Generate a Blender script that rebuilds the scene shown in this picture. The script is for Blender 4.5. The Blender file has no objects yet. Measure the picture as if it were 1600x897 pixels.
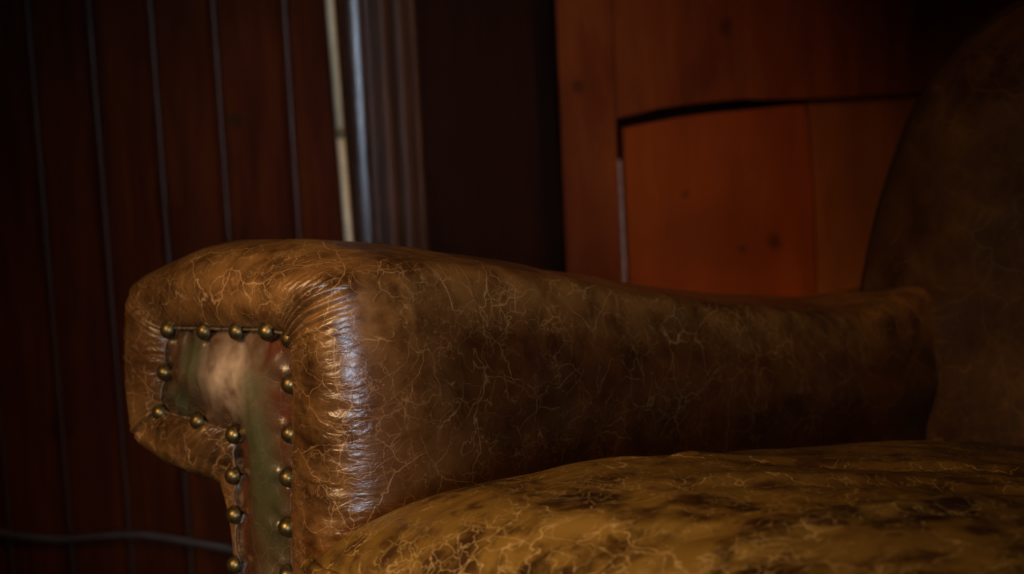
import bpy, bmesh, math, random
from mathutils import Vector, Matrix, noise, Euler
import numpy as np

random.seed(7)
C = bpy.context.scene.collection
sc = bpy.context.scene
R = math.radians
PI = math.pi


# ------------------------------------------------------------------ helpers
def smooth(a, b, x):
    t = np.clip((np.asarray(x, float) - a) / (b - a), 0, 1)
    return t * t * (3 - 2 * t)


def link_mesh(name, verts, faces, mat, parent=None, uv=None, attrs=None, shade=True):
    me = bpy.data.meshes.new(name)
    me.from_pydata([tuple(map(float, v)) for v in verts], [], [tuple(map(int, f)) for f in faces])
    me.update()
    if uv is not None:
        layer = me.uv_layers.new(name='UVMap')
        for lp in me.loops:
            layer.data[lp.index].uv = tuple(map(float, uv[lp.vertex_index]))
    for an, av in (attrs or {}).items():
        a = me.attributes.new(an, 'FLOAT', 'POINT')
        a.data.foreach_set('value', np.asarray(av, dtype=np.float32))
    if shade:
        me.polygons.foreach_set('use_smooth', [True] * len(me.polygons))
    me.materials.append(mat)
    o = bpy.data.objects.new(name, me)
    C.objects.link(o)
    if parent is not None:
        o.parent = parent
    return o


def link_bm(name, bm, mat, parent=None, shade=False):
    bmesh.ops.recalc_face_normals(bm, faces=bm.faces)
    me = bpy.data.meshes.new(name)
    bm.to_mesh(me)
    bm.free()
    if shade:
        me.polygons.foreach_set('use_smooth', [True] * len(me.polygons))
    me.materials.append(mat)
    o = bpy.data.objects.new(name, me)
    C.objects.link(o)
    if parent is not None:
        o.parent = parent
    return o


def box_bm(bm, x0, x1, y0, y1, z0, z1, bevel=0.0, seg=2):
    r = bmesh.ops.create_cube(bm, size=1.0)
    for v in r['verts']:
        v.co = Vector(((x0 + x1) / 2 + v.co.x * (x1 - x0), (y0 + y1) / 2 + v.co.y * (y1 - y0),
                       (z0 + z1) / 2 + v.co.z * (z1 - z0)))
    if bevel:
        es = list({e for v in r['verts'] for e in v.link_edges})
        bmesh.ops.bevel(bm, geom=es, offset=bevel, segments=seg, affect='EDGES', profile=0.5)


def tube(points, radius, n=10, closed=False, wob=None):
    """verts, faces of a round tube along a polyline"""
    P = [Vector(p) for p in points]
    verts, faces = [], []
    m = len(P)
    up = Vector((0, 0, 1))
    prev = None
    for i in range(m):
        a = P[(i - 1) % m] if (closed or i > 0) else P[i]
        b = P[(i + 1) % m] if (closed or i < m - 1) else P[i]
        t = (b - a).normalized()
        if prev is None:
            side = t.cross(up)
            if side.length < 1e-3:
                side = t.cross(Vector((0, 1, 0)))
            side.normalize()
        else:
            side = (prev - t * prev.dot(t)).normalized()
        prev = side
        nor = side.cross(t).normalized()
        r = radius if wob is None else radius * wob(i)
        for k in range(n):
            q = 2 * PI * k / n
            verts.append(P[i] + side * (r * math.cos(q)) + nor * (r * math.sin(q)))
    last = m if closed else m - 1
    for i in range(last):
        j = (i + 1) % m
        for k in range(n):
            l = (k + 1) % n
            faces.append((i * n + k, i * n + l, j * n + l, j * n + k))
    if not closed:
        faces.append(tuple(range(n - 1, -1, -1)))
        faces.append(tuple((m - 1) * n + k for k in range(n)))
    return verts, faces


def tag(o, label, cat, group=None):
    o['label'] = label
    o['category'] = cat
    if group:
        o['group'] = group
    return o


def structure(o):
    o['kind'] = 'structure'
    return o


def empty(name, loc, rz=0.0):
    o = bpy.data.objects.new(name, None)
    o.empty_display_size = 0.1
    o.location = loc
    o.rotation_euler = (0, 0, rz)
    C.objects.link(o)
    return o


# ------------------------------------------------------------------ materials
class NT:
    def __init__(self, name):
        self.m = bpy.data.materials.new(name)
        self.m.use_nodes = True
        self.t = self.m.node_tree
        self.t.nodes.clear()
        self.out = self.t.nodes.new('ShaderNodeOutputMaterial')
        self.b = self.t.nodes.new('ShaderNodeBsdfPrincipled')
        self.t.links.new(self.b.outputs[0], self.out.inputs[0])

    def n(self, typ, **kw):
        nd = self.t.nodes.new(typ)
        for k, v in kw.items():
            setattr(nd, k, v)
        return nd

    def put(self, sock, val):
        if isinstance(val, bpy.types.NodeSocket):
            self.t.links.new(val, sock)
        else:
            sock.default_value = val

    def math(self, op, a, b=None, c=None, clamp=False):
        nd = self.n('ShaderNodeMath', operation=op, use_clamp=clamp)
        self.put(nd.inputs[0], a)
        if b is not None:
            self.put(nd.inputs[1], b)
        if c is not None:
            self.put(nd.inputs[2], c)
        return nd.outputs[0]

    def vmath(self, op, a, b=None, scale=None):
        nd = self.n('ShaderNodeVectorMath', operation=op)
        self.put(nd.inputs[0], a)
        if b is not None:
            self.put(nd.inputs[1], b)
        if scale is not None:
            self.put(nd.inputs['Scale'], scale)
        return nd.outputs[0]

    def noise(self, vec, scale, detail=4.0, rough=0.5, dist=0.0, color=False):
        nd = self.n('ShaderNodeTexNoise')
        self.put(nd.inputs['Vector'], vec)
        nd.inputs['Scale'].default_value = scale
        nd.inputs['Detail'].default_value = detail
        nd.inputs['Roughness'].default_value = rough
        nd.inputs['Distortion'].default_value = dist
        return nd.outputs['Color' if color else 'Fac']

    def vor(self, vec, scale, feature='DISTANCE_TO_EDGE'):
        nd = self.n('ShaderNodeTexVoronoi', feature=feature)
        self.put(nd.inputs['Vector'], vec)
        nd.inputs['Scale'].default_value = scale
        return nd.outputs['Distance']

    def ramp(self, val, a, b, lo=0.0, hi=1.0, kind='SMOOTHSTEP'):
        nd = self.n('ShaderNodeMapRange', interpolation_type=kind)
        self.put(nd.inputs[0], val)
        nd.inputs[1].default_value = a
        nd.inputs[2].default_value = b
        nd.inputs[3].default_value = lo
        nd.inputs[4].default_value = hi
        return nd.outputs[0]

    def mix(self, f, a, b, blend='MIX'):
        nd = self.n('ShaderNodeMix', data_type='RGBA', blend_type=blend)
        self.put(nd.inputs[0], f)
        for s, v in ((nd.inputs[6], a), (nd.inputs[7], b)):
            if isinstance(v, tuple):
                v = v + (1,) if len(v) == 3 else v
            self.put(s, v)
        return nd.outputs[2]

    def coords(self, kind='Object', scale=None, offset=None):
        c = self.n('ShaderNodeTexCoord').outputs[kind]
        if scale or offset:
            mp = self.n('ShaderNodeMapping')
            self.put(mp.inputs['Vector'], c)
            if scale:
                mp.inputs['Scale'].default_value = scale
            if offset:
                mp.inputs['Location'].default_value = offset
            c = mp.outputs[0]
        return c

    def bump(self, h, strength=0.5, dist=0.001, prev=None):
        nd = self.n('ShaderNodeBump')
        nd.inputs['Strength'].default_value = strength
        nd.inputs['Distance'].default_value = dist
        self.put(nd.inputs['Height'], h)
        if prev is not None:
            self.put(nd.inputs['Normal'], prev)
        return nd.outputs[0]

    def attr(self, name):
        nd = self.n('ShaderNodeAttribute', attribute_name=name)
        return nd.outputs['Fac']


def leather(name, dark, mid, tan, crack, crack_amt=1.0, scale=1.0, rough=0.42, green=False,
            wrinkle=0.0, spec=0.5, jit=0.010, tan_lo=0.35, tan_w=.5, fine=1.0, coat=0.0):
    k = NT(name)
    co = k.coords()
    w1 = k.noise(co, 14 * scale, 4, color=True)
    w2 = k.noise(co, 70 * scale, 3, color=True)
    v = k.vmath('ADD', co, k.vmath('SCALE', w1, scale=0.034 / scale))
    v = k.vmath('ADD', v, k.vmath('SCALE', w2, scale=jit / scale))
    wear = k.attr('wear')
    # network of scratches: coarse, middling and fine, each broken up by its own mask
    e1 = k.ramp(k.vor(v, 17 * scale), 0.0, 0.0085, 1, 0)
    m1 = k.ramp(k.noise(co, 22 * scale, 3), 0.37, 0.53)
    v2 = k.vmath('ADD', v, (3.1, 1.7, 0.3))
    e2 = k.ramp(k.vor(v2, 40 * scale), 0.0, 0.015, 1, 0)
    m2 = k.ramp(k.noise(co, 31 * scale, 3), 0.41, 0.55)
    v3 = k.vmath('ADD', co, k.vmath('SCALE', w2, scale=0.02 / scale))
    e3 = k.ramp(k.vor(v3, 105 * scale), 0.0, 0.040, 1, 0)
    m3 = k.ramp(k.noise(k.vmath('ADD', co, (5.0, 2.0, 1.0)), 27 * scale, 3), 0.43, 0.58)
    # long hair-like lines
    r1 = k.math('ABSOLUTE', k.math('SUBTRACT', k.noise(v2, 30 * scale, 2, 0.5, 0.4), 0.5))
    l1 = k.math('MULTIPLY', k.ramp(r1, 0.0, 0.0055, 1, 0), k.ramp(k.noise(co, 19 * scale, 3), 0.40, 0.56))
    ck = k.math('MULTIPLY', e1, m1)
    ck = k.math('MAXIMUM', ck, k.math('MULTIPLY', k.math('MULTIPLY', e2, m2), 0.85))
    ck = k.math('MAXIMUM', ck, k.math('MULTIPLY', k.math('MULTIPLY', e3, m3), 0.55 * fine))
    ck = k.math('MAXIMUM', ck, k.math('MULTIPLY', l1, 0.7))
    amt = k.math('MULTIPLY', ck, k.math('MULTIPLY_ADD', wear, 0.92, 0.10))
    amt = k.math('MULTIPLY', amt, crack_amt, clamp=True)
    # body colour
    n1 = k.noise(k.vmath('ADD', co, (1.3, 7.7, 4.2)), 13 * scale, 6, 0.6, 0.3)
    n2 = k.noise(co, 42 * scale, 5, 0.62, 0.2)
    base = k.mix(k.ramp(n1, 0.36, 0.62), dark, mid)
    tn = k.math('MULTIPLY_ADD', n2, 0.9, k.math('MULTIPLY', n1, 0.5))
    tf = k.math('MULTIPLY', k.ramp(tn, tan_lo + 0.15, tan_lo + 0.15 + tan_w), wear, clamp=True)
    base = k.mix(tf, base, tan)
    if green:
        gm = k.attr('green_reflection')
        pk = k.attr('painted_highlight')
        base = k.mix(pk, base, (0.50, 0.35, 0.22))  # pale highlight painted into the base colour
        base = k.mix(gm, base, (0.050, 0.064, 0.024))  # greenish room reflection painted into the base colour
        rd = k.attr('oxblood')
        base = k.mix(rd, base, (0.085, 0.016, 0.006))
    base = k.mix(amt, base, crack)
    k.put(k.b.inputs['Base Color'], base)
    gr = k.noise(co, 420, 3, 0.6)
    rr = k.math('MULTIPLY_ADD', n2, 0.22, rough - 0.11)
    rr = k.math('MULTIPLY_ADD', amt, 0.12, rr)
    k.put(k.b.inputs['Roughness'], rr)
    k.b.inputs['Specular IOR Level'].default_value = spec
    h = k.math('MULTIPLY_ADD', gr, 0.30, k.math('MULTIPLY', ck, -0.35))
    nb = k.bump(h, 0.35, 0.0006)
    if wrinkle:
        uvc = k.coords('UV')
        wv = k.vmath('ADD', uvc, k.vmath('SCALE', k.noise(uvc, 45, 3, color=True), scale=0.012))
        mp = k.n('ShaderNodeMapping')
        k.put(mp.inputs['Vector'], wv)
        mp.inputs['Scale'].default_value = (1.0, 0.42, 1.0)
        wn = k.noise(mp.outputs[0], 240, 2, 0.5, 0.8)
        wn2 = k.noise(mp.outputs[0], 130, 2, 0.5, 0.4)
        wm = k.attr('wrinkle')
        hh = k.math('MULTIPLY', k.math('ADD', wn, wn2), wm)
        nb = k.bump(hh, wrinkle, 0.0022, nb)
    k.put(k.b.inputs['Normal'], nb)
    if coat:
        k.b.inputs['Coat Weight'].default_value = coat
        k.b.inputs['Coat Roughness'].default_value = 0.24
        k.put(k.b.inputs['Coat Normal'], nb)
    return k.m


def wood(name, a, b, grain=(14, 14, 1.1), rough=0.4, knots=0.0, spec=0.4, streak=0.35, coat=0.0, knot_at=()):
    k = NT(name)
    co = k.coords('Object', scale=grain)
    n1 = k.noise(co, 3.0, 6, 0.6, 0.6)
    n2 = k.noise(co, 16.0, 4, 0.6, 0.2)
    c2 = k.coords('Object')
    n3 = k.noise(c2, 4.5, 3)
    col = k.mix(k.ramp(n1, 0.3, 0.7), a, b)
    col = k.mix(k.math('MULTIPLY', k.ramp(n2, 0.45, 0.75), streak), col, tuple(x * 0.35 for x in a))
    col = k.mix(k.math('MULTIPLY', k.ramp(n3, 0.45, 0.68), 0.45), col, tuple(x * 0.55 for x in a))
    if knots:
        cs = k.coords('Object', scale=(1.0, 1.0, 0.7))
        kd = k.vor(k.vmath('ADD', cs, k.vmath('SCALE', k.noise(c2, 9, 2, color=True), scale=0.06)), 5.2, 'F1')
        col = k.mix(k.math('MULTIPLY', k.ramp(kd, 0.05, 0.13, 1, 0), knots), col, (0.012, 0.005, 0.003))
    for kx, kz, kr in knot_at:
        sx = k.n('ShaderNodeSeparateXYZ')
        k.put(sx.inputs[0], k.vmath('ADD', c2, k.vmath('SCALE', k.noise(c2, 55, 2, color=True), scale=0.010)))
        dx = k.math('SUBTRACT', sx.outputs[0], kx + .005)
        dz = k.math('SUBTRACT', sx.outputs[2], kz + .005)
        dd = k.math('SQRT', k.math('ADD', k.math('MULTIPLY', dx, dx), k.math('MULTIPLY', k.math('MULTIPLY', dz, dz), .7)))
        col = k.mix(k.math('MULTIPLY', k.ramp(dd, kr * .2, kr * 1.15, 1, 0), .6), col, (0.018, 0.009, 0.004))
    k.put(k.b.inputs['Base Color'], col)
    k.put(k.b.inputs['Roughness'], k.math('MULTIPLY_ADD', n2, 0.2, rough - 0.1))
    k.b.inputs['Specular IOR Level'].default_value = spec
    k.put(k.b.inputs['Normal'], k.bump(n2, 0.25, 0.001))
    k.b.inputs['Coat Weight'].default_value = coat
    k.b.inputs['Coat Roughness'].default_value = 0.12
    return k.m


def plain(name, col, rough=0.5, metal=0.0, var=0.25, scale=60.0, spec=0.5):
    k = NT(name)
    n = k.noise(k.coords(), scale, 4, 0.6)
    k.put(k.b.inputs['Base Color'], k.mix(k.ramp(n, 0.35, 0.7), tuple(c * (1 - var) for c in col),
                                          tuple(min(1, c * (1 + var)) for c in col)))
    k.put(k.b.inputs['Roughness'], k.math('MULTIPLY_ADD', n, 0.2, rough - 0.1))
    k.b.inputs['Metallic'].default_value = metal
    k.b.inputs['Specular IOR Level'].default_value = spec
    return k.m


def brass(name):
    k = NT(name)
    co = k.coords()
    n = k.noise(co, 380, 4, 0.6)
    col = k.mix(k.ramp(n, 0.38, 0.66), (0.21, 0.140, 0.048), (0.075, 0.050, 0.020))
    k.put(k.b.inputs['Base Color'], col)
    k.b.inputs['Metallic'].default_value = 0.9
    k.put(k.b.inputs['Roughness'], k.math('MULTIPLY_ADD', n, 0.25, 0.26))
    k.put(k.b.inputs['Normal'], k.bump(n, 0.15, 0.0003))
    return k.m


M_ARM = leather('worn_brown_leather', (0.016, 0.0044, 0.0013), (0.038, 0.0096, 0.0023), (0.250, 0.115, 0.030),
                (0.42, 0.23, 0.090), crack_amt=1.0, rough=0.31, wrinkle=0.55, tan_lo=.24, coat=.08)
M_PANEL = leather('brown_leather_painted_reflections', (0.022, 0.008, 0.003), (0.060, 0.022, 0.008), (0.15, 0.08, 0.035),
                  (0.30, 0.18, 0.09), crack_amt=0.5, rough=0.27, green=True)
M_SEAT = leather('golden_worn_leather', (0.022, 0.0085, 0.0024), (0.048, 0.0190, 0.0042), (0.205, 0.108, 0.0175),
                 (0.46, 0.29, 0.105), crack_amt=1.0, scale=0.8, rough=0.50, tan_lo=0.44, tan_w=.20, fine=1.2, spec=.22, jit=.020)
M_BACK = leather('dark_brown_leather', (0.014, 0.0044, 0.0014), (0.028, 0.0105, 0.0033), (0.075, 0.036, 0.011),
                 (0.22, 0.12, 0.05), crack_amt=0.35, scale=0.6, rough=0.55, spec=.15)
M_WELT = plain('dark_welt_leather', (0.010, 0.0035, 0.0014), 0.7, 0, 0.3, 60, .1)
M_SEAM = plain('worn_seam_leather', (0.11, 0.062, 0.030), 0.5, 0, 0.5, 180)
M_BRASS = brass('aged_brass')
M_BOARD = wood('dark_red_matchboard', (0.040, 0.0066, 0.0011), (0.082, 0.0160, 0.0023), rough=0.7, knots=0.5, spec=0.05, knot_at=((-.362, .770, .014),))
M_TRIM = wood('varnished_brown_trim', (0.050, 0.0200, 0.0100), (0.085, 0.034, 0.016), rough=0.5, spec=.2)
M_GBEAD = wood('varnished_groove_bead', (0.040, 0.013, 0.005), (0.06, 0.019, 0.007), rough=0.40, spec=.28)
M_BEAD = wood('glossy_brown_bead', (0.030, 0.012, 0.006), (0.05, 0.020, 0.010), rough=0.27, spec=.4, coat=0.0)
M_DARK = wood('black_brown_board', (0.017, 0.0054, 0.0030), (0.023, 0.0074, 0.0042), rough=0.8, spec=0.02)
M_DOOR = wood('red_brown_door_wood', (0.095, 0.0205, 0.0060), (0.175, 0.0430, 0.0105), grain=(7, 7, 1.0), rough=0.75, knots=0.6, spec=0.04, knot_at=((.303, .861, .014), (.101, .792, .010)), streak=.15)
M_PANELWOOD = wood('orange_brown_panel_wood', (0.170, 0.0345, 0.0060), (0.235, 0.0500, 0.0090), grain=(6, 6, .8), rough=0.75, knots=0.55, spec=0.04, knot_at=((.361, .569, .013), (.317, .559, .008), (.243, .64, .006)), streak=.12)
M_DOOR2 = wood('olive_brown_door_wood', (0.180, 0.0520, 0.0130), (0.240, 0.078, 0.0190), grain=(7, 7, 1.0), rough=0.75, knots=0.5, spec=0.04, streak=.15)
M_FLOOR = wood('dark_floor_wood', (0.030, 0.013, 0.006), (0.06, 0.026, 0.012), grain=(1.2, 12, 12), rough=0.4)
M_LEG = wood('dark_turned_wood', (0.025, 0.010, 0.005), (0.05, 0.02, 0.009), rough=0.35)
M_PIPE = plain('cream_painted_pipe', (0.60, 0.50, 0.31), 0.45, 0, 0.12, 25)
M_CABLE = plain('grey_cable_sheath', (0.055, 0.040, 0.030), 0.5, 0, 0.2, 30)
M_CAULK = plain('grey_filler', (0.22, 0.15, 0.13), 0.6, 0, 0.3, 90)
M_PLASTER = plain('dark_plaster', (0.05, 0.035, 0.025), 0.8, 0, 0.2, 6)

# ------------------------------------------------------------------ camera
AZ = R(46.0)                                   # the chair's heading against the wall
ORG = Vector((-0.0924, 0.85, 0.0))             # foot of the arm's inner front corner
cam_d = bpy.data.cameras.new('camera')
cam_d.sensor_width = 36.0
cam_d.lens = 36.0 * 2300 / 1600
cam_d.clip_start = 0.05
cam_d.dof.use_dof = True
cam_d.dof.focus_distance = 0.89
cam_d.dof.aperture_fstop = 6.6
cam = bpy.data.objects.new('camera', cam_d)
C.objects.link(cam)
fwd = Vector((0.0, 0.9945219, -0.10452846))
rt = Vector((0.99880614, -0.00510619, -0.04858217))
up = Vector((0.04884977, 0.10440367, 0.99333457))
mw = Matrix(((rt.x, up.x, -fwd.x, 0), (rt.y, up.y, -fwd.y, 0), (rt.z, up.z, -fwd.z, 0.735), (0, 0, 0, 1)))
cam.matrix_world = mw
sc.camera = cam

# ------------------------------------------------------------------ armchair
chair = empty('armchair', ORG, -AZ)
tag(chair, 'worn brown leather armchair with brass nailheads and a golden scuffed seat cushion', 'armchair')

# outline of the arm seen from the front: outer edge, nail line, swell of the rolled border
CP = [  # O(x, z)          I(x, z)           bulge
    ((-.173, .14), (-.160, .14), .006),
    ((-.167, .470), (-.1505, .500), .006),
    ((-.176, .499), (-.1450, .5465), .012),
    ((-.226, .502), (-.188, .5500), .020),
    ((-.286, .517), (-.2375, .5520), .017),
    ((-.291, .578), (-.2270, .5800), .020),
    ((-.282, .646), (-.2190, .6120), .018),
    ((-.195, .6700), (-.172, .6145), .020),
    ((-.100, .6725), (-.100, .6180), .020),
    ((-.010, .6600), (-.0720, .6165), .021),
    ((.0010, .585), (-.0735, .5850), .022),
    ((.0010, .490), (-.0860, .4910), .022),
    ((.0010, .14), (-.100, .14), .022),
]
STEP = 0.0016
YS = .050                                      # where the border roll begins to turn


def resample():
    O, I, B, S = [], [], [], []
    n = len(CP)
    for i in range(n):
        (o0, i0, b0), (o1, i1, b1) = CP[i], CP[(i + 1) % n]
        L = math.dist(o0, o1)
        st = STEP if max(o0[1], o1[1]) > .3 and i != n - 1 else 0.006
        m = max(3, int(L / st))
        for k in range(m):
            t = k / m
            O.append([o0[0] + (o1[0] - o0[0]) * t, o0[1] + (o1[1] - o0[1]) * t])
            I.append([i0[0] + (i1[0] - i0[0]) * t, i0[1] + (i1[1] - i0[1]) * t])
            B.append(b0 + (b1 - b0) * t)
            S.append(i + t)
    return np.array(O), np.array(I), np.array(B), np.array(S)


def gsm(A, sig):
    r = int(sig * 3) + 1
    w = np.exp(-0.5 * (np.arange(-r, r + 1) / sig) ** 2)
    w /= w.sum()
    out = np.zeros_like(A, dtype=float)
    for k, ww in zip(range(-r, r + 1), w):
        out += ww * np.roll(A, k, axis=0)
    return out


O2, I2, B2, S2 = resample()
O2 = gsm(O2, 6.5)
I2 = gsm(I2, 2.2)
B2 = gsm(B2, 9)
NO = len(O2)
arc = np.concatenate([[0], np.cumsum(np.linalg.norm(np.diff(O2, axis=0), axis=1))])

# nail positions (x, z) along the nail line
NAILS = [(-.2180, .6105), (-.1720, .6125), (-.1330, .6150), (-.0990, .6170), (-.0752, .6140),
         (-.2265, .5800), (-.2370, .5505), (-.1880, .5495), (-.1455, .5450),
         (-.1492, .5170), (-.1510, .4900), (-.1550, .4550), (-.1545, .4240),
         (-.0780, .5850), (-.0815, .5530), (-.0868, .5240), (-.0912, .4910), (-.0945, .4590)]


def drop(y):
    ys = [0, .05, .137, .197, .262, .334, .454, .545, .60, .647, .691, .76]
    ds = [0, 0, -.013, -.026, -.041, -.057, -.079, -.094, -.100, -.103, -.104, -.105]
    return np.interp(y, ys, ds)


def near_corner(s, c, w):
    d = np.abs(s - c)
    return np.exp(-(d / w) ** 2)


def build_arm(parent, mirror=False):
    sgn = -1.0 if mirror else 1.0
    NR = 44
    rings, yv = [], []
    vs, uv, wear, wrk = [], [], [], []
    tlen = 0.0
    # body, from the back forwards to the border roll
    ys_body = list(np.linspace(0.78, 0.08, 60)) + list(np.linspace(0.074, YS + .002, 8))
    for y in ys_body:
        d = drop(y)
        P = O2.copy()
        up_w = smooth(.40, .64, O2[:, 1])
        P[:, 1] += d * up_w
        P[:, 1] -= .022 * smooth(.25, .62, y) * smooth(-.10, -.26, O2[:, 0]) * smooth(.55, .65, O2[:, 1])
        P[:, 1] += .020 * smooth(.52, .70, y) * smooth(-.10, -.02, O2[:, 0]) * smooth(.60, .66, O2[:, 1])
        # a soft ledge under the padded top of the inner side
        inner = smooth(-.05, 0, O2[:, 0])
        zrel = P[:, 1] - (0.60 + d)
        P[:, 0] += inner * .006 * np.exp(-(zrel / .03) ** 2) * smooth(YS, .20, y)
        P[:, 0] -= inner * .004 * np.exp(-((zrel + .075) / .03) ** 2) * smooth(YS, .22, y)
        for i in range(NO):
            q = noise.noise(Vector((P[i, 0] * 14, y * 14, P[i, 1] * 14 + 3)))
            q2 = noise.noise(Vector((P[i, 0] * 40, y * 22, P[i, 1] * 40 + 8)))
            fade = float(smooth(YS, YS + .09, y))
            zz = P[i, 1] + fade * (.0022 * q * up_w[i] + .0008 * q2)
            xx = P[i, 0] + fade * (.0022 * q + .0008 * q2) * inner[i]
            vs.append((sgn * xx, y, zz))
            uv.append((arc[i], y + .2))
            topw = float(smooth(.600, .655, O2[i, 1]))
            front = 1 - float(smooth(.03, .16, y))
            wear.append(max(topw * (.72 - .30 * min(1, y / .3)), .27 * (1 - float(smooth(YS, .12, y))), .15 * front, .07 + .10 * q))
            wrk.append(.35 * (1 - float(smooth(YS, YS + .06, y))))
    nb = len(ys_body)
    # rolled border round the front
    seam = S2
    for j in range(NR):
        th = PI * (j + 0.5) / NR
        w = (1 - math.cos(th)) / 2
        for i in range(NO):
            s = S2[i]
            px = O2[i, 0] + (I2[i, 0] - O2[i, 0]) * w
            pz = O2[i, 1] + (I2[i, 1] - O2[i, 1]) * w
            # gathers fanning from the corners and creases across the roll
            g = 0.0
            ct = near_corner(s, 9.0, .34)
            g += ct * .0032 * math.sin(arc[i] * 820 + 3.5 * w + 1.2 * noise.noise(Vector((arc[i] * 60, w * 4, 1)))) * smooth(.0, .45, w)
            cb = near_corner(s, 2.25, .45)
            g += cb * .0030 * math.sin(arc[i] * 640 + 5 * w + 1.5 * noise.noise(Vector((arc[i] * 60, w * 3, 2)))) * smooth(.12, .6, w)
            cl = near_corner(s, 4.0, .18) + near_corner(s, 6.0, .16)
            g -= cl * .0032 * math.exp(-(((s - round(s)) / .05) ** 2))
            g += cl * .0010 * math.sin(arc[i] * 900 + 4 * w)
            rr = (near_corner(s, 10.6, .9) + .6 * near_corner(s, 5.3, .5))
            nz = noise.noise(Vector((arc[i] * 210, w * 5.5 + .4 * noise.noise(Vector((arc[i] * 40, w * 3, 9))), 4)))
            nz2 = noise.noise(Vector((arc[i] * 95, w * 2.5, 14)))
            g += rr * (.0016 * nz + .0012 * nz2) * smooth(.0, .30, w)
            tp = near_corner(s, 8.0, 1.1)
            g += tp * (.0012 * noise.noise(Vector((arc[i] * 55, w * 6, 24))) + .0004 * noise.noise(Vector((arc[i] * 190, w * 5, 25))))
            # the border is pinched beside each nail
            if w > .72:
                for (nx, nz_) in NAILS:
                    dd = (px - nx) ** 2 + (pz - nz_) ** 2
                    if dd < .0004:
                        g -= .0035 * math.exp(-dd / .00006) * (w - .72) / .28
            yp = .0150 - B2[i]
            if th < PI / 2:
                y = yp + (YS - yp) * (1 - math.sin(th)) - g
            else:
                y = yp + (.0120 - yp) * (1 - math.sin(th) ** .85) - g
            vs.append((sgn * px, y, pz))
            uv.append((arc[i], .2 + YS - .030 * th))
            tw = max(near_corner(s, 8.0, 1.35) * .95, near_corner(s, 9.3, .5) * .9, near_corner(s, 4, .9) * .8,
                     near_corner(s, 3, .8) * .75, near_corner(s, 11, 1.1) * .55)
            edge = float(smooth(.75, .98, w)) * .7
            wear.append(min(1, max(tw * (1 - .55 * float(smooth(.55, .85, w))), edge * .5, .50 - .28 * near_corner(s, 5.2, .6)) * (1 - .5 * float(smooth(8.9, 10.4, s)) * (1 - float(smooth(.0, .30, w))))))
            wrk.append(.35 + .65 * min(1, rr) * float(smooth(.0, .22, w)))
    # tuck behind the nail line
    for i in range(NO):
        vs.append((sgn * I2[i, 0], .022, I2[i, 1]))
        uv.append((arc[i], .05))
        wear.append(.3)
        wrk.append(.2)
    nr = nb + NR + 1
    fs = []
    for j in range(nr - 1):
        for i in range(NO):
            k = (i + 1) % NO
            q = (j * NO + i, j * NO + k, (j + 1) * NO + k, (j + 1) * NO + i)
            fs.append(q if mirror else q[::-1])
    fs.append(tuple(range(NO)) if not mirror else tuple(range(NO - 1, -1, -1)))
    arm = link_mesh('armrest', vs, fs, M_ARM, parent, uv, {'wear': wear, 'wrinkle': wrk})

    # facing panel inside the nail line, puffed and dimpled at every nail
    h = .0022
    xs = np.arange(-.250, -.055, h)
    zs = np.arange(.13, .640, h)
    poly = I2
    PX, PZ = np.meshgrid(xs, zs, indexing='ij')
    A = poly
    Bp = np.roll(poly, -1, axis=0)
    dmin = np.full(PX.shape, 9.0)
    inside = np.zeros(PX.shape, bool)
    for a, b in zip(A, Bp):
        e = b - a
        L2 = (e ** 2).sum() + 1e-12
        t = np.clip(((PX - a[0]) * e[0] + (PZ - a[1]) * e[1]) / L2, 0, 1)
        dmin = np.minimum(dmin, np.hypot(PX - a[0] - t * e[0], PZ - a[1] - t * e[1]))
        if abs(e[1]) > 1e-9:
            cross = ((a[1] > PZ) != (b[1] > PZ)) & (PX < e[0] * (PZ - a[1]) / e[1] + a[0])
            inside ^= cross
    sd = np.where(inside, dmin, -dmin)
    keep = sd > -.0075
    idx = -np.ones(PX.shape, int)
    pv, wr, grefl, hilite, oxb = [], [], [], [], []
    for i in range(PX.shape[0]):
        for j in range(PX.shape[1]):
            if not keep[i, j]:
                continue
            x, z, d = PX[i, j], PZ[i, j], sd[i, j]
            puff = .0100 * float(smooth(-.002, .036, d)) ** .8
            for (nx, nz_) in NAILS:
                r2 = (x - nx) ** 2 + (z - nz_) ** 2
                if r2 < .0016:
                    puff += .0016 * math.exp(-((math.sqrt(r2) - .0088) / .0022) ** 2) - .0040 * math.exp(-r2 / .00007)
                    # short tension folds that run in from the nail
                    an = math.atan2(z - nz_, x - nx)
                    puff += .0020 * math.sin(an * 5 + nx * 300) * math.exp(-r2 / .00035) * min(1, r2 / .00004)
            # upright drapes in the left of the panel
            lw = float(smooth(-.160, -.200, x)) * float(smooth(.545, .56, z))
            puff += lw * .0036 * math.sin((x + .012 * noise.noise(Vector((x * 25, z * 25, 77))) - .25 * (z - .58)) * 480) * (.6 + .8 * noise.noise(Vector((x * 30, z * 18, 78))))
            puff += .0022 * noise.noise(Vector((x * 40, z * 22, 5)))
            puff += .0009 * noise.noise(Vector((x * 110, z * 60, 6)))
            idx[i, j] = len(pv)
            pv.append((sgn * x, .0110 - puff, z))
            e = 1 - float(smooth(.0, .012, d))
            wr.append(.25 + .5 * e)
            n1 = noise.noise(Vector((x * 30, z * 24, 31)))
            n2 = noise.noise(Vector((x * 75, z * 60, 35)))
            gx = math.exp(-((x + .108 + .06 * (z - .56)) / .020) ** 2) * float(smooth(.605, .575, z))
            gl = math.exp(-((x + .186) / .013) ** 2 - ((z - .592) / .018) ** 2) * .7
            g2 = math.exp(-((x + .205) / .016) ** 2 - ((z - .560) / .014) ** 2) * .6
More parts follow.
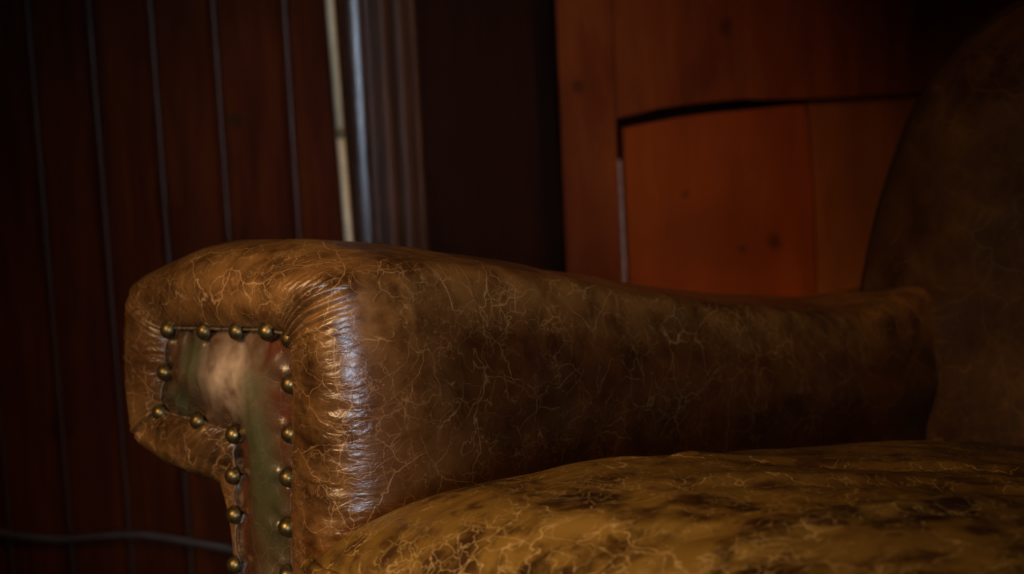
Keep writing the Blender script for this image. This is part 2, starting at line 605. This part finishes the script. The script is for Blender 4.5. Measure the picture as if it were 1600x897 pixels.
            grefl.append(np.clip((max(gx, gl, g2)) * (.80 + .9 * n1 + .7 * n2), 0, .65) * (.45 + .55 * float(smooth(.46, .55, z))))  # painted green reflection, weaker down the stem
            bl = math.exp(-((x + .140) / .028) ** 2 - ((z - .584) / .022) ** 2)  # patch of painted highlight in the upper panel
            hilite.append(np.clip(bl * (.85 + .6 * n1 + .7 * n2 + .4 * noise.noise(Vector((x * 220, z * 220, 41)))), 0, .9))
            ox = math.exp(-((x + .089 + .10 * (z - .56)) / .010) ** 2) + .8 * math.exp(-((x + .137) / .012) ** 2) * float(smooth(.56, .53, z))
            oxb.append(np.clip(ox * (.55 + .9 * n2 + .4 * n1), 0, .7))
    pf = []
    for i in range(PX.shape[0] - 1):
        for j in range(PX.shape[1] - 1):
            q = (idx[i, j], idx[i + 1, j], idx[i + 1, j + 1], idx[i, j + 1])
            if min(q) >= 0:
                pf.append(q if not mirror else q[::-1])
    pan = link_mesh('front_panel', pv, pf, M_PANEL, arm, None, {'wear': wr, 'green_reflection': grefl, 'painted_highlight': hilite, 'oxblood': oxb})
    pan['label'] = 'brown leather panel inside the nail line, green and pale reflections painted in'

    # thin worn lip between the nails
    pts = []
    for i in range(0, NO, 3):
        x, z = I2[i]
        if z < .2:
            continue
        dn = min(math.hypot(x - a, z - b) for a, b in NAILS)
        pts.append((sgn * (x + .0008 * noise.noise(Vector((arc[i] * 130, 0, 0)))), .0095 - .0035 * float(smooth(.002, .012, dn)) , z))
    tv, tf = tube(pts, .00125, 8, wob=lambda i: .8 + .35 * noise.noise(Vector((i * .31, 2, 3))))
    link_mesh('seam_lip', tv, tf, M_SEAM, arm)

    # nails: domed heads with a thin rim, shank inside the leather
    prof = [(r * 1.3, y * 1.3) for r, y in ((0.0, -.0042), (.0012, -.0041), (.0025, -.0036), (.0036, -.0027), (.0044, -.0015), (.0049, -.0003), (.0051, .0006), (.0046, .0010), (.0010, .0010), (.0010, .006))]
    nv, nf = [], []
    n = 28
    for (r, y) in prof:
        for k in range(n):
            q = 2 * PI * k / n
            nv.append((r * math.cos(q), y, r * math.sin(q)))
    for j in range(len(prof) - 1):
        for k in range(n):
            l = (k + 1) % n
            nf.append((j * n + k, j * n + l, (j + 1) * n + l, (j + 1) * n + k))
    nf.append(tuple((len(prof) - 1) * n + k for k in range(n)))
    first = None
    for (x, z) in NAILS:
        if first is None:
            o = link_mesh('upholstery_nail', nv, nf, M_BRASS, arm)
            first = o
        else:
            o = first.copy()
            C.objects.link(o)
            o.parent = arm
        o.location = (sgn * x, .0065, z)
        o.rotation_euler = (random.uniform(-.10, .10), random.uniform(-3, 3), random.uniform(-.12, .12))
    return arm


arm_r = build_arm(chair)


# seat cushion: a crowned box cushion that leans back with the chair
def build_cushion():
    ze, H, ex, ey, y0, x0, tilt = .4441, .0748, 4.22, 4.91, -.0526, -.0130, -.0954
    x1, y1 = .560, .610
    nx, ny = 230, 240
    vs, wear, wrk = [], [], []
    us = .5 - .5 * np.cos(PI * np.linspace(0, 1, nx))
    vsn = .5 - .5 * np.cos(PI * np.linspace(0, 1, ny))
    creases = [((.075, -.06), (.125, .27), -.0042, .009), ((.10, -.05), (.30, .05), .003, .012),
               ((.16, .06), (.36, .30), .004, .014), ((.26, -.04), (.33, .20), .003, .012),
               ((.05, .10), (.30, .34), .0035, .012)]
    for i in range(nx):
        for j in range(ny):
            u, v = us[i], vsn[j]
            gx = max(0, 1 - abs(2 * u - 1) ** ex) ** .5
            gy = max(0, 1 - abs(2 * v - 1) ** ey) ** .5
            # corners a little rounded in plan
            cu, cv = 2 * u - 1, 2 * v - 1
            k = 1 - .035 * (abs(cu) ** 6) * (abs(cv) ** 6)
            x = (x0 + x1) / 2 + (x1 - x0) / 2 * cu * k
            y = (y0 + y1) / 2 + (y1 - y0) / 2 * cv * k
            z = ze + H * gx * gy + tilt * (v - .5)
            m = gx * gy
            for (a, b, amp, wd) in creases:
                ax, ay = a
                bx, by = b
                L2 = (bx - ax) ** 2 + (by - ay) ** 2
                t = ((x - ax) * (bx - ax) + (y - ay) * (by - ay)) / L2
                tc = min(1, max(0, t))
                wv = .012 * noise.noise(Vector((t * 4, a[0] * 30, 3)))
                sd = ((x - ax) * (by - ay) - (y - ay) * (bx - ax)) / math.sqrt(L2) + wv
                ed = math.hypot(x - ax - tc * (bx - ax), y - ay - tc * (by - ay))
                fall = math.exp(-max(0, ed - abs(sd)) ** 2 / .0008) * (4 * tc * (1 - tc) + .05)
                z += m * amp * fall * (math.exp(-(sd / wd) ** 2) - .7 * math.exp(-((sd - wd) / (wd * .7)) ** 2))
            z += m * (.0035 * noise.noise(Vector((x * 11, y * 11, 1))) + .0014 * noise.noise(Vector((x * 32, y * 32, 2))))
            # puckers that gather along the sewn front and side edges
            eb = (1 - gx * gy)
            ef = math.exp(-((1 - abs(cv)) / .03) ** 2) if cv < 0 else 0
            es = math.exp(-((1 - abs(cu)) / .03) ** 2)
            z += .0020 * ef * math.sin(x * 420 + 3 * noise.noise(Vector((x * 50, 0, 0)))) * min(1, m * 2)
            z += .0012 * es * math.sin(y * 380) * min(1, m * 2)
            vs.append((x, y, z))
            n1 = noise.noise(Vector((x * 7, y * 7, 4)))
            wl = .88 + .5 * n1 - .62 * float(smooth(.03, .27, y + .25 * x - .02)) - .38 * float(smooth(.24, .10, x + .25 * y)) * float(smooth(-.02, .08, y))  # real scuffing; light fall-off towards back right also painted in as less tan
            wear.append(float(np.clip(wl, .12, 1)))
    fs = [(i * ny + j, (i + 1) * ny + j, (i + 1) * ny + j + 1, i * ny + j + 1) for i in range(nx - 1) for j in range(ny - 1)]
    # boxing down to the underside
    loop = [(i, 0) for i in range(nx)] + [(nx - 1, j) for j in range(1, ny)] + [(i, ny - 1) for i in range(nx - 2, -1, -1)] + [(0, j) for j in range(ny - 2, 0, -1)]
    base = [i * ny + j for i, j in loop]
    prev = base
    for lv, out in ((.012, .004), (.03, .006), (.06, .006), (.085, .003), (.10, -.004)):
        cur = []
        for b in base:
            x, y, z = vs[b]
            cx, cy = (x0 + x1) / 2, (y0 + y1) / 2
            ox = out * (1 if x > cx else -1) * (abs(x - cx) > .27)
            oy = out * (1 if y > cy else -1) * (abs(y - cy) > .31)
            cur.append(len(vs))
            vs.append((x + ox, y + oy, z - lv))
            wear.append(.5)
        for k in range(len(base)):
            l = (k + 1) % len(base)
            fs.append((prev[l], prev[k], cur[k], cur[l]))
        prev = cur
    fs.append(tuple(prev[::-1]))
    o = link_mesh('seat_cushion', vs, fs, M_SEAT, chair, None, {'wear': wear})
    o['label'] = 'golden brown scuffed leather seat cushion'
    # corded piping along the upper edge
    pts = [Vector(vs[b]) for b in base][::3]
    cxy = Vector(((x0 + x1) / 2, (y0 + y1) / 2, 0))
    pts = [p + (p - cxy).normalized() * .0015 + Vector((0, 0, .0005)) for p in pts]
    tv, tf = tube(pts, .0042, 10, closed=True, wob=lambda i: 1 + .14 * math.sin(i * 1.1) + .12 * noise.noise(Vector((i * .4, 1, 1))))
    link_mesh('piping', tv, tf, M_SEAT, o, None, {'wear': [1.0] * len(tv)})
    return o


build_cushion()


# back: a thick padded board with an arched outline, leaning backwards
def build_back():
    xc, zb = .280, .30
    # left half outline (x, z) from the foot to the crown
    half = [(-.080, .30), (-.104, .48), (-.106, .560), (-.103, .600), (-.095, .650), (-.080, .705), (-.064, .752), (-.024, .797), (.036, .834), (.120, .862), (.215, .877), (.280, .881)]
    L = []
    for (a, b) in zip(half[:-1], half[1:]):
        for k in range(8):
            t = k / 8
            L.append((a[0] + (b[0] - a[0]) * t, a[1] + (b[1] - a[1]) * t))
    L.append(half[-1])
    full = L + [(2 * xc - x, z) for x, z in reversed(L[:-1])]
    # close along the bottom
    nb = 40
    x_end, x_beg = full[-1][0], full[0][0]
    full += [(x_end + (x_beg - x_end) * k / nb, .30) for k in range(1, nb)]
    P = gsm(np.array(full), 3)
    n = len(P)
    cen = np.array([xc, .58])
    vs, wear, rings = [], [], []

    def lean(z):
        return .23 * max(0, z - .45) ** 1.0 - .02

    YF, TH = .655, .15
    nr = 26
    prof = []
    for k in range(nr):                     # front face out to the rim
        r = .02 + .98 * math.sin(PI / 2 * k / (nr - 1))
        prof.append((r, 'f'))
    rows = []
    for r, _ in prof:
        e = r ** 7
        dy = .042 * (1 - max(0, 1 - r ** 6) ** .5)
        rows.append((r, YF + dy - .012 * (1 - r * r)))
    for k in range(1, 9):
        rows.append((1.0 + .012 * math.sin(PI * k / 9), YF + .042 + (TH - .06) * k / 9))
    for r in (.99, .96, .9, .7, .3, .02):
        rows.append((r, YF + TH - .012 * (r > .93)))
    for r, y in rows:
        for i in range(n):
            p = cen + (P[i] - cen) * r
            q = noise.noise(Vector((p[0] * 9, p[1] * 9, 7)))
            q2 = noise.noise(Vector((p[0] * 26, p[1] * 26, 9)))
            # soft tuft in the middle of the back
            vs.append((p[0], y + lean(p[1]) - .006 * q - .002 * q2, p[1]))
            wear.append(float(np.clip(.35 + .45 * q + .3 * q2, 0, .9)))
    fs = []
    for j in range(len(rows) - 1):
        for i in range(n):
            k = (i + 1) % n
            fs.append((j * n + i, (j + 1) * n + i, (j + 1) * n + k, j * n + k))
    fs.append(tuple(range(n)))
    fs.append(tuple((len(rows) - 1) * n + i for i in range(n - 1, -1, -1)))
    o = link_mesh('backrest', vs, fs, M_BACK, chair, None, {'wear': wear})
    # welt round the rim of the back
    pts = []
    for i in range(0, n - nb, 2):
        p = cen + (P[i] - cen) * 1.006
        pts.append((p[0], YF + .046 + lean(p[1]), p[1]))
    tv, tf = tube(pts, .005, 10)
    link_mesh('welt', tv, tf, M_WELT, o, None, {'wear': [.2] * len(tv)})


build_back()

# lower body of the chair and its feet
bm = bmesh.new()
box_bm(bm, -.006, .566, -.015, .70, .13, .385, .015, 3)
link_bm('seat_base', bm, M_BACK, chair, True)


def leg_mesh():
    prof = [(.020, 0), (.024, .006), (.021, .02), (.026, .06), (.034, .10), (.036, .125), (.030, .14)]
    v, f, n = [], [], 20
    for r, z in prof:
        for k in range(n):
            q = 2 * PI * k / n
            v.append((r * math.cos(q), r * math.sin(q), z))
    for j in range(len(prof) - 1):
        for k in range(n):
            l = (k + 1) % n
            f.append((j * n + k, j * n + l, (j + 1) * n + l, (j + 1) * n + k))
    f.append(tuple(range(n - 1, -1, -1)))
    f.append(tuple((len(prof) - 1) * n + k for k in range(n)))
    return v, f


lv, lf = leg_mesh()
leg0 = None
for (x, y) in ((-.10, .06), (.66, .06), (-.10, .70), (.66, .70)):
    if leg0 is None:
        l = leg0 = link_mesh('leg', lv, lf, M_LEG, chair)
    else:
        l = leg0.copy()
        C.objects.link(l)
        l.parent = chair
    l.location = (x, y, 0)

# second arm, a mirrored body without the nails (it stands wholly beside the frame)
me2 = arm_r.data.copy()
o2 = bpy.data.objects.new('armrest', me2)
C.objects.link(o2)
o2.parent = chair
me2.transform(Matrix.Scale(-1, 4, Vector((1, 0, 0))))
me2.flip_normals()
o2.location = (.560, 0, 0)
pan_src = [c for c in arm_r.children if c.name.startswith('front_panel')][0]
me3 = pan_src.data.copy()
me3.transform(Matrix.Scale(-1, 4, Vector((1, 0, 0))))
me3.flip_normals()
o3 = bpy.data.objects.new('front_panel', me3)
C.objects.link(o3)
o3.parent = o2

# ------------------------------------------------------------------ the room
WY = 2.0
HT = 2.5


def profile_wall(name, prof, z0, z1, mat, parent=None):
    """prof: list of (x, y) from left to right, extruded upwards"""
    n = len(prof)
    v = [(x, y, z0) for x, y in prof] + [(x, y, z1) for x, y in prof]
    x0, x1 = prof[0][0], prof[-1][0]
    f = [(i, i + 1, n + i + 1, n + i) for i in range(n - 1)]
    # a back face gives the boarding real thickness
    yb = WY + .05
    v += [(x0, yb, z0), (x1, yb, z0), (x1, yb, z1), (x0, yb, z1)]
    b = 2 * n
    f += [(b, b + 3, b + 2, b + 1), (0, n, b + 3, b), (n - 1, b + 1, b + 2, 2 * n - 1)]
    f += [tuple(list(range(n - 1, -1, -1)) + [b, b + 1]), tuple(list(range(n, 2 * n)) + [b + 2, b + 3])]
    return link_mesh(name, v, f, mat, parent, shade=False)


# matchboarding with a beaded groove at every joint
grooves = [-.289, -.384, -.468, -.550, -.632, -.716, -.80, -.886, -.972, -1.06, -1.15, -1.24, -1.33, -1.42, -1.51, -1.60, -1.69, -1.78]
gx = sorted(grooves)
prof = [(-1.87, WY)]
for g in gx:
    prof += [(g - .0075, WY), (g - .0045, WY + .006), (g - .0020, WY + .006)]
    prof += [(g + .0070, WY + .006), (g + .0085, WY)]
prof += [(-.212, WY)]
wl = structure(profile_wall('wall_left', prof, 0, HT, M_BOARD))

for g in gx:                                  # varnished half-round bead in each groove
    bp = [(g + .0025 - .0046 * math.cos(PI * k / 24), WY + .004 - .0050 * math.sin(PI * k / 24)) for k in range(25)]
    gb = profile_wall('groove_bead', bp, 0, HT, M_GBEAD, wl)

# moulded casing beside the dark recess
tr = [(-.212, WY + .03), (-.212, WY - .010), (-.207, WY - .012), (-.203, WY - .010)]
tr += [(-.174, WY - .008), (-.168, WY - .014)]
for k in range(7):
    a = PI * k / 6
    tr.append((-.158 - .008 * math.cos(a), WY - .014 - .006 * math.sin(a)))
tr += [(-.147, WY - .009)]
for k in range(7):
    a = PI * k / 6
    tr.append((-.136 - .009 * math.cos(a), WY - .010 - .007 * math.sin(a)))
tr += [(-.124, WY - .006), (-.118, WY - .010), (-.113, WY - .008), (-.113, WY + .03)]
casing = structure(profile_wall('trim_1', tr, 0, HT, M_TRIM))
bd = []
for k in range(41):
    a = PI * k / 40
    bd.append((-.1950 - .0165 * math.cos(a), WY - .010 - .0065 * math.sin(a)))
bead = profile_wall('bead', bd, 0, HT, M_BEAD, casing)
bead['label'] = 'glossy rounded bead'

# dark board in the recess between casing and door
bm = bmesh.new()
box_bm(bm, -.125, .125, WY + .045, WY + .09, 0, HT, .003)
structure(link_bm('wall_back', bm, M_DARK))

# boarded red-brown door to the right
door = empty('door_1', (0, WY, 0))
structure(door)


def slab(name, pts, y0, y1, mat, bev=.002, lab=None):
    """front outline pts (x, z) counter-clockwise, thickness y0..y1"""
    bm = bmesh.new()
    a = [bm.verts.new((x, y0, z)) for x, z in pts]
    b = [bm.verts.new((x, y1, z)) for x, z in pts]
    n = len(pts)
    fr = bm.faces.new(a)
    bm.faces.new(b[::-1])
    for i in range(n):
        k = (i + 1) % n
        bm.faces.new((a[i], b[i], b[k], a[k]))
    if bev:
        bmesh.ops.bevel(bm, geom=list(fr.edges), offset=bev, segments=2, affect='EDGES', profile=.6)
    o = link_bm(name, bm, mat, door)
    if lab:
        o['label'] = lab
    return o


slab('stile', [(.074, .02), (.1495, .02), (.1505, .740), (.1505, 2.05), (.080, 2.05)], -.004, .045, M_DOOR)
# the top rail's lower edge is worn to a shallow arch
edge = [(.1512, .747), (.180, .751), (.205, .757), (.240, .760), (.290, .763), (.330, .7645), (.350, .762), (.395, .7610), (.420, .7605), (.56, .7600), (.90, .760)]
slab('rail', edge + [(.90, 1.02), (.1512, 1.02)], -.004, .045, M_DOOR)
slab('panel', [(.1600, .06), (.4185, .06), (.4165, .640), (.4120, .735), (.4090, .7540), (.345, .7500), (.285, .7475), (.238, .7440), (.200, .7385), (.1600, .7330)], .008, .030, M_PANELWOOD, .003)
slab('panel', [(.4200, .06), (.90, .06), (.90, .7580), (.4110, .7580), (.4140, .735), (.4185, .640)], .009, .030, M_DOOR2, .002)
slab('upper_panel', [(.1530, 1.03), (.90, 1.03), (.90, 2.0), (.1530, 2.0)], .006, .030, M_DOOR, .003)
slab('backing_board', [(.080, .02), (.90, .02), (.90, 2.05), (.080, 2.05)], .036, .060, M_DARK, 0)
slab('filler_strip', [(.1510, .30), (.1570, .30), (.1568, .520), (.1562, .690), (.1515, .692)], .000, .02, M_CAULK, .0015, 'pale filler strip down the panel edge')

# right-hand wall beyond the door, floor
bm = bmesh.new()
box_bm(bm, .90, 2.2, WY, WY + .06, 0, HT, .002)
structure(link_bm('wall_right', bm, M_DARK))
bm = bmesh.new()
box_bm(bm, .075, .905, WY + .004, WY + .06, 2.05, HT, 0)
structure(link_bm('trim_2', bm, M_DARK))
bm = bmesh.new()
box_bm(bm, -1.9, 2.2, -2.2, WY + .10, -.06, 0, 0)
structure(link_bm('floor', bm, M_FLOOR))

# cream pipe running up the boards beside the casing
pipe = empty('pipe', (-.2205, WY - .0085, 0))
tag(pipe, 'thin cream pipe running up the dark boards beside the moulded casing', 'pipe')
pv, pf = tube([(.0045, 0, .02), (.004, 0, .3), (.003, 0, .596), (.0, 0, .742)], .0056, 14)
link_mesh('pipe_length', pv, pf, M_PIPE, pipe)
pv, pf = tube([(.0, 0, .748), (-.0035, 0, .922), (-.006, 0, 1.3), (-.006, 0, HT - .02)], .0056, 14)
link_mesh('pipe_length', pv, pf, M_PIPE, pipe)
pv, pf = tube([(.0002, 0, .738), (0, 0, .752)], .0063, 14)
j = link_mesh('joint', pv, pf, plain('olive_putty', (0.13, 0.10, 0.045), 0.6), pipe)
j['label'] = 'brownish joint between two lengths'

# slack cable low on the boards
cp = [(-1.40, .232), (-1.10, .225), (-.90, .222), (-.760, .216), (-.700, .204), (-.640, .196), (-.585, .1975), (-.530, .1965), (-.48, .187), (-.43, .176), (-.37, .163), (-.30, .156), (-.2, .150)]
pts = []
for i in range(len(cp) - 1):
    p0 = cp[max(0, i - 1)]
    p1, p2 = cp[i], cp[i + 1]
    p3 = cp[min(len(cp) - 1, i + 2)]
    for k in range(8):
        t = k / 8
        c = [0.5 * (2 * p1[d] + (p2[d] - p0[d]) * t + (2 * p0[d] - 5 * p1[d] + 4 * p2[d] - p3[d]) * t * t + (3 * p1[d] - p0[d] - 3 * p2[d] + p3[d]) * t ** 3) for d in (0, 1)]
        pts.append((c[0], WY - .0095, c[1] + .011))
cv, cf = tube(pts, .0052, 12)
cab = link_mesh('cable', cv, cf, M_CABLE)
tag(cab, 'slack grey cable sagging low along the dark boards left of the armchair', 'cable')


# ------------------------------------------------------------------ light
def area(name, loc, target, size, size_y, power, col, spread=180):
    l = bpy.data.lights.new(name, 'AREA')
    l.shape = 'RECTANGLE'
    l.size, l.size_y = size, size_y
    l.energy = power
    l.color = col
    l.spread = R(spread)
    o = bpy.data.objects.new(name, l)
    C.objects.link(o)
    o.location = loc
    o.rotation_euler = (Vector(target) - Vector(loc)).to_track_quat('-Z', 'Y').to_euler()
    return o


def spot(name, loc, target, power, col, angle, blend=1.0, radius=.08):
    l = bpy.data.lights.new(name, 'SPOT')
    l.energy = power
    l.color = col
    l.spot_size = R(angle)
    l.spot_blend = blend
    l.shadow_soft_size = radius
    o = bpy.data.objects.new(name, l)
    C.objects.link(o)
    o.location = loc
    o.rotation_euler = (Vector(target) - Vector(loc)).to_track_quat('-Z', 'Y').to_euler()
    return o


area('window_light', (0.20, -1.7, .85), (-.06, .85, .585), .50, 1.3, 1.02, (.66, .80, 1.0), 15.5)
spot('added_warm_spot', (-.80, -.30, 1.25), (-.06, .82, .57), 172, (1.0, .64, .31), 29.5, 1.0, .36)  # added spot, no known fixture; makes the warm pool on arm and cushion
spot('added_wall_spot', (.80, .85, 1.55), (-.08, 2.0, .45), 31, (1.0, .50, .19), 43)  # added spot, no known fixture; makes the warm pool on boards and door

w = bpy.data.worlds.new('world')
sc.world = w
w.use_nodes = True
w.node_tree.nodes['Background'].inputs[0].default_value = (1.0, .75, .5, 1)
w.node_tree.nodes['Background'].inputs[1].default_value = 0.006

sc.view_settings.view_transform = 'Standard'
sc.view_settings.look = 'None'
sc.view_settings.exposure = 0
sc.view_settings.gamma = 1
sc.view_settings.use_curve_mapping = False
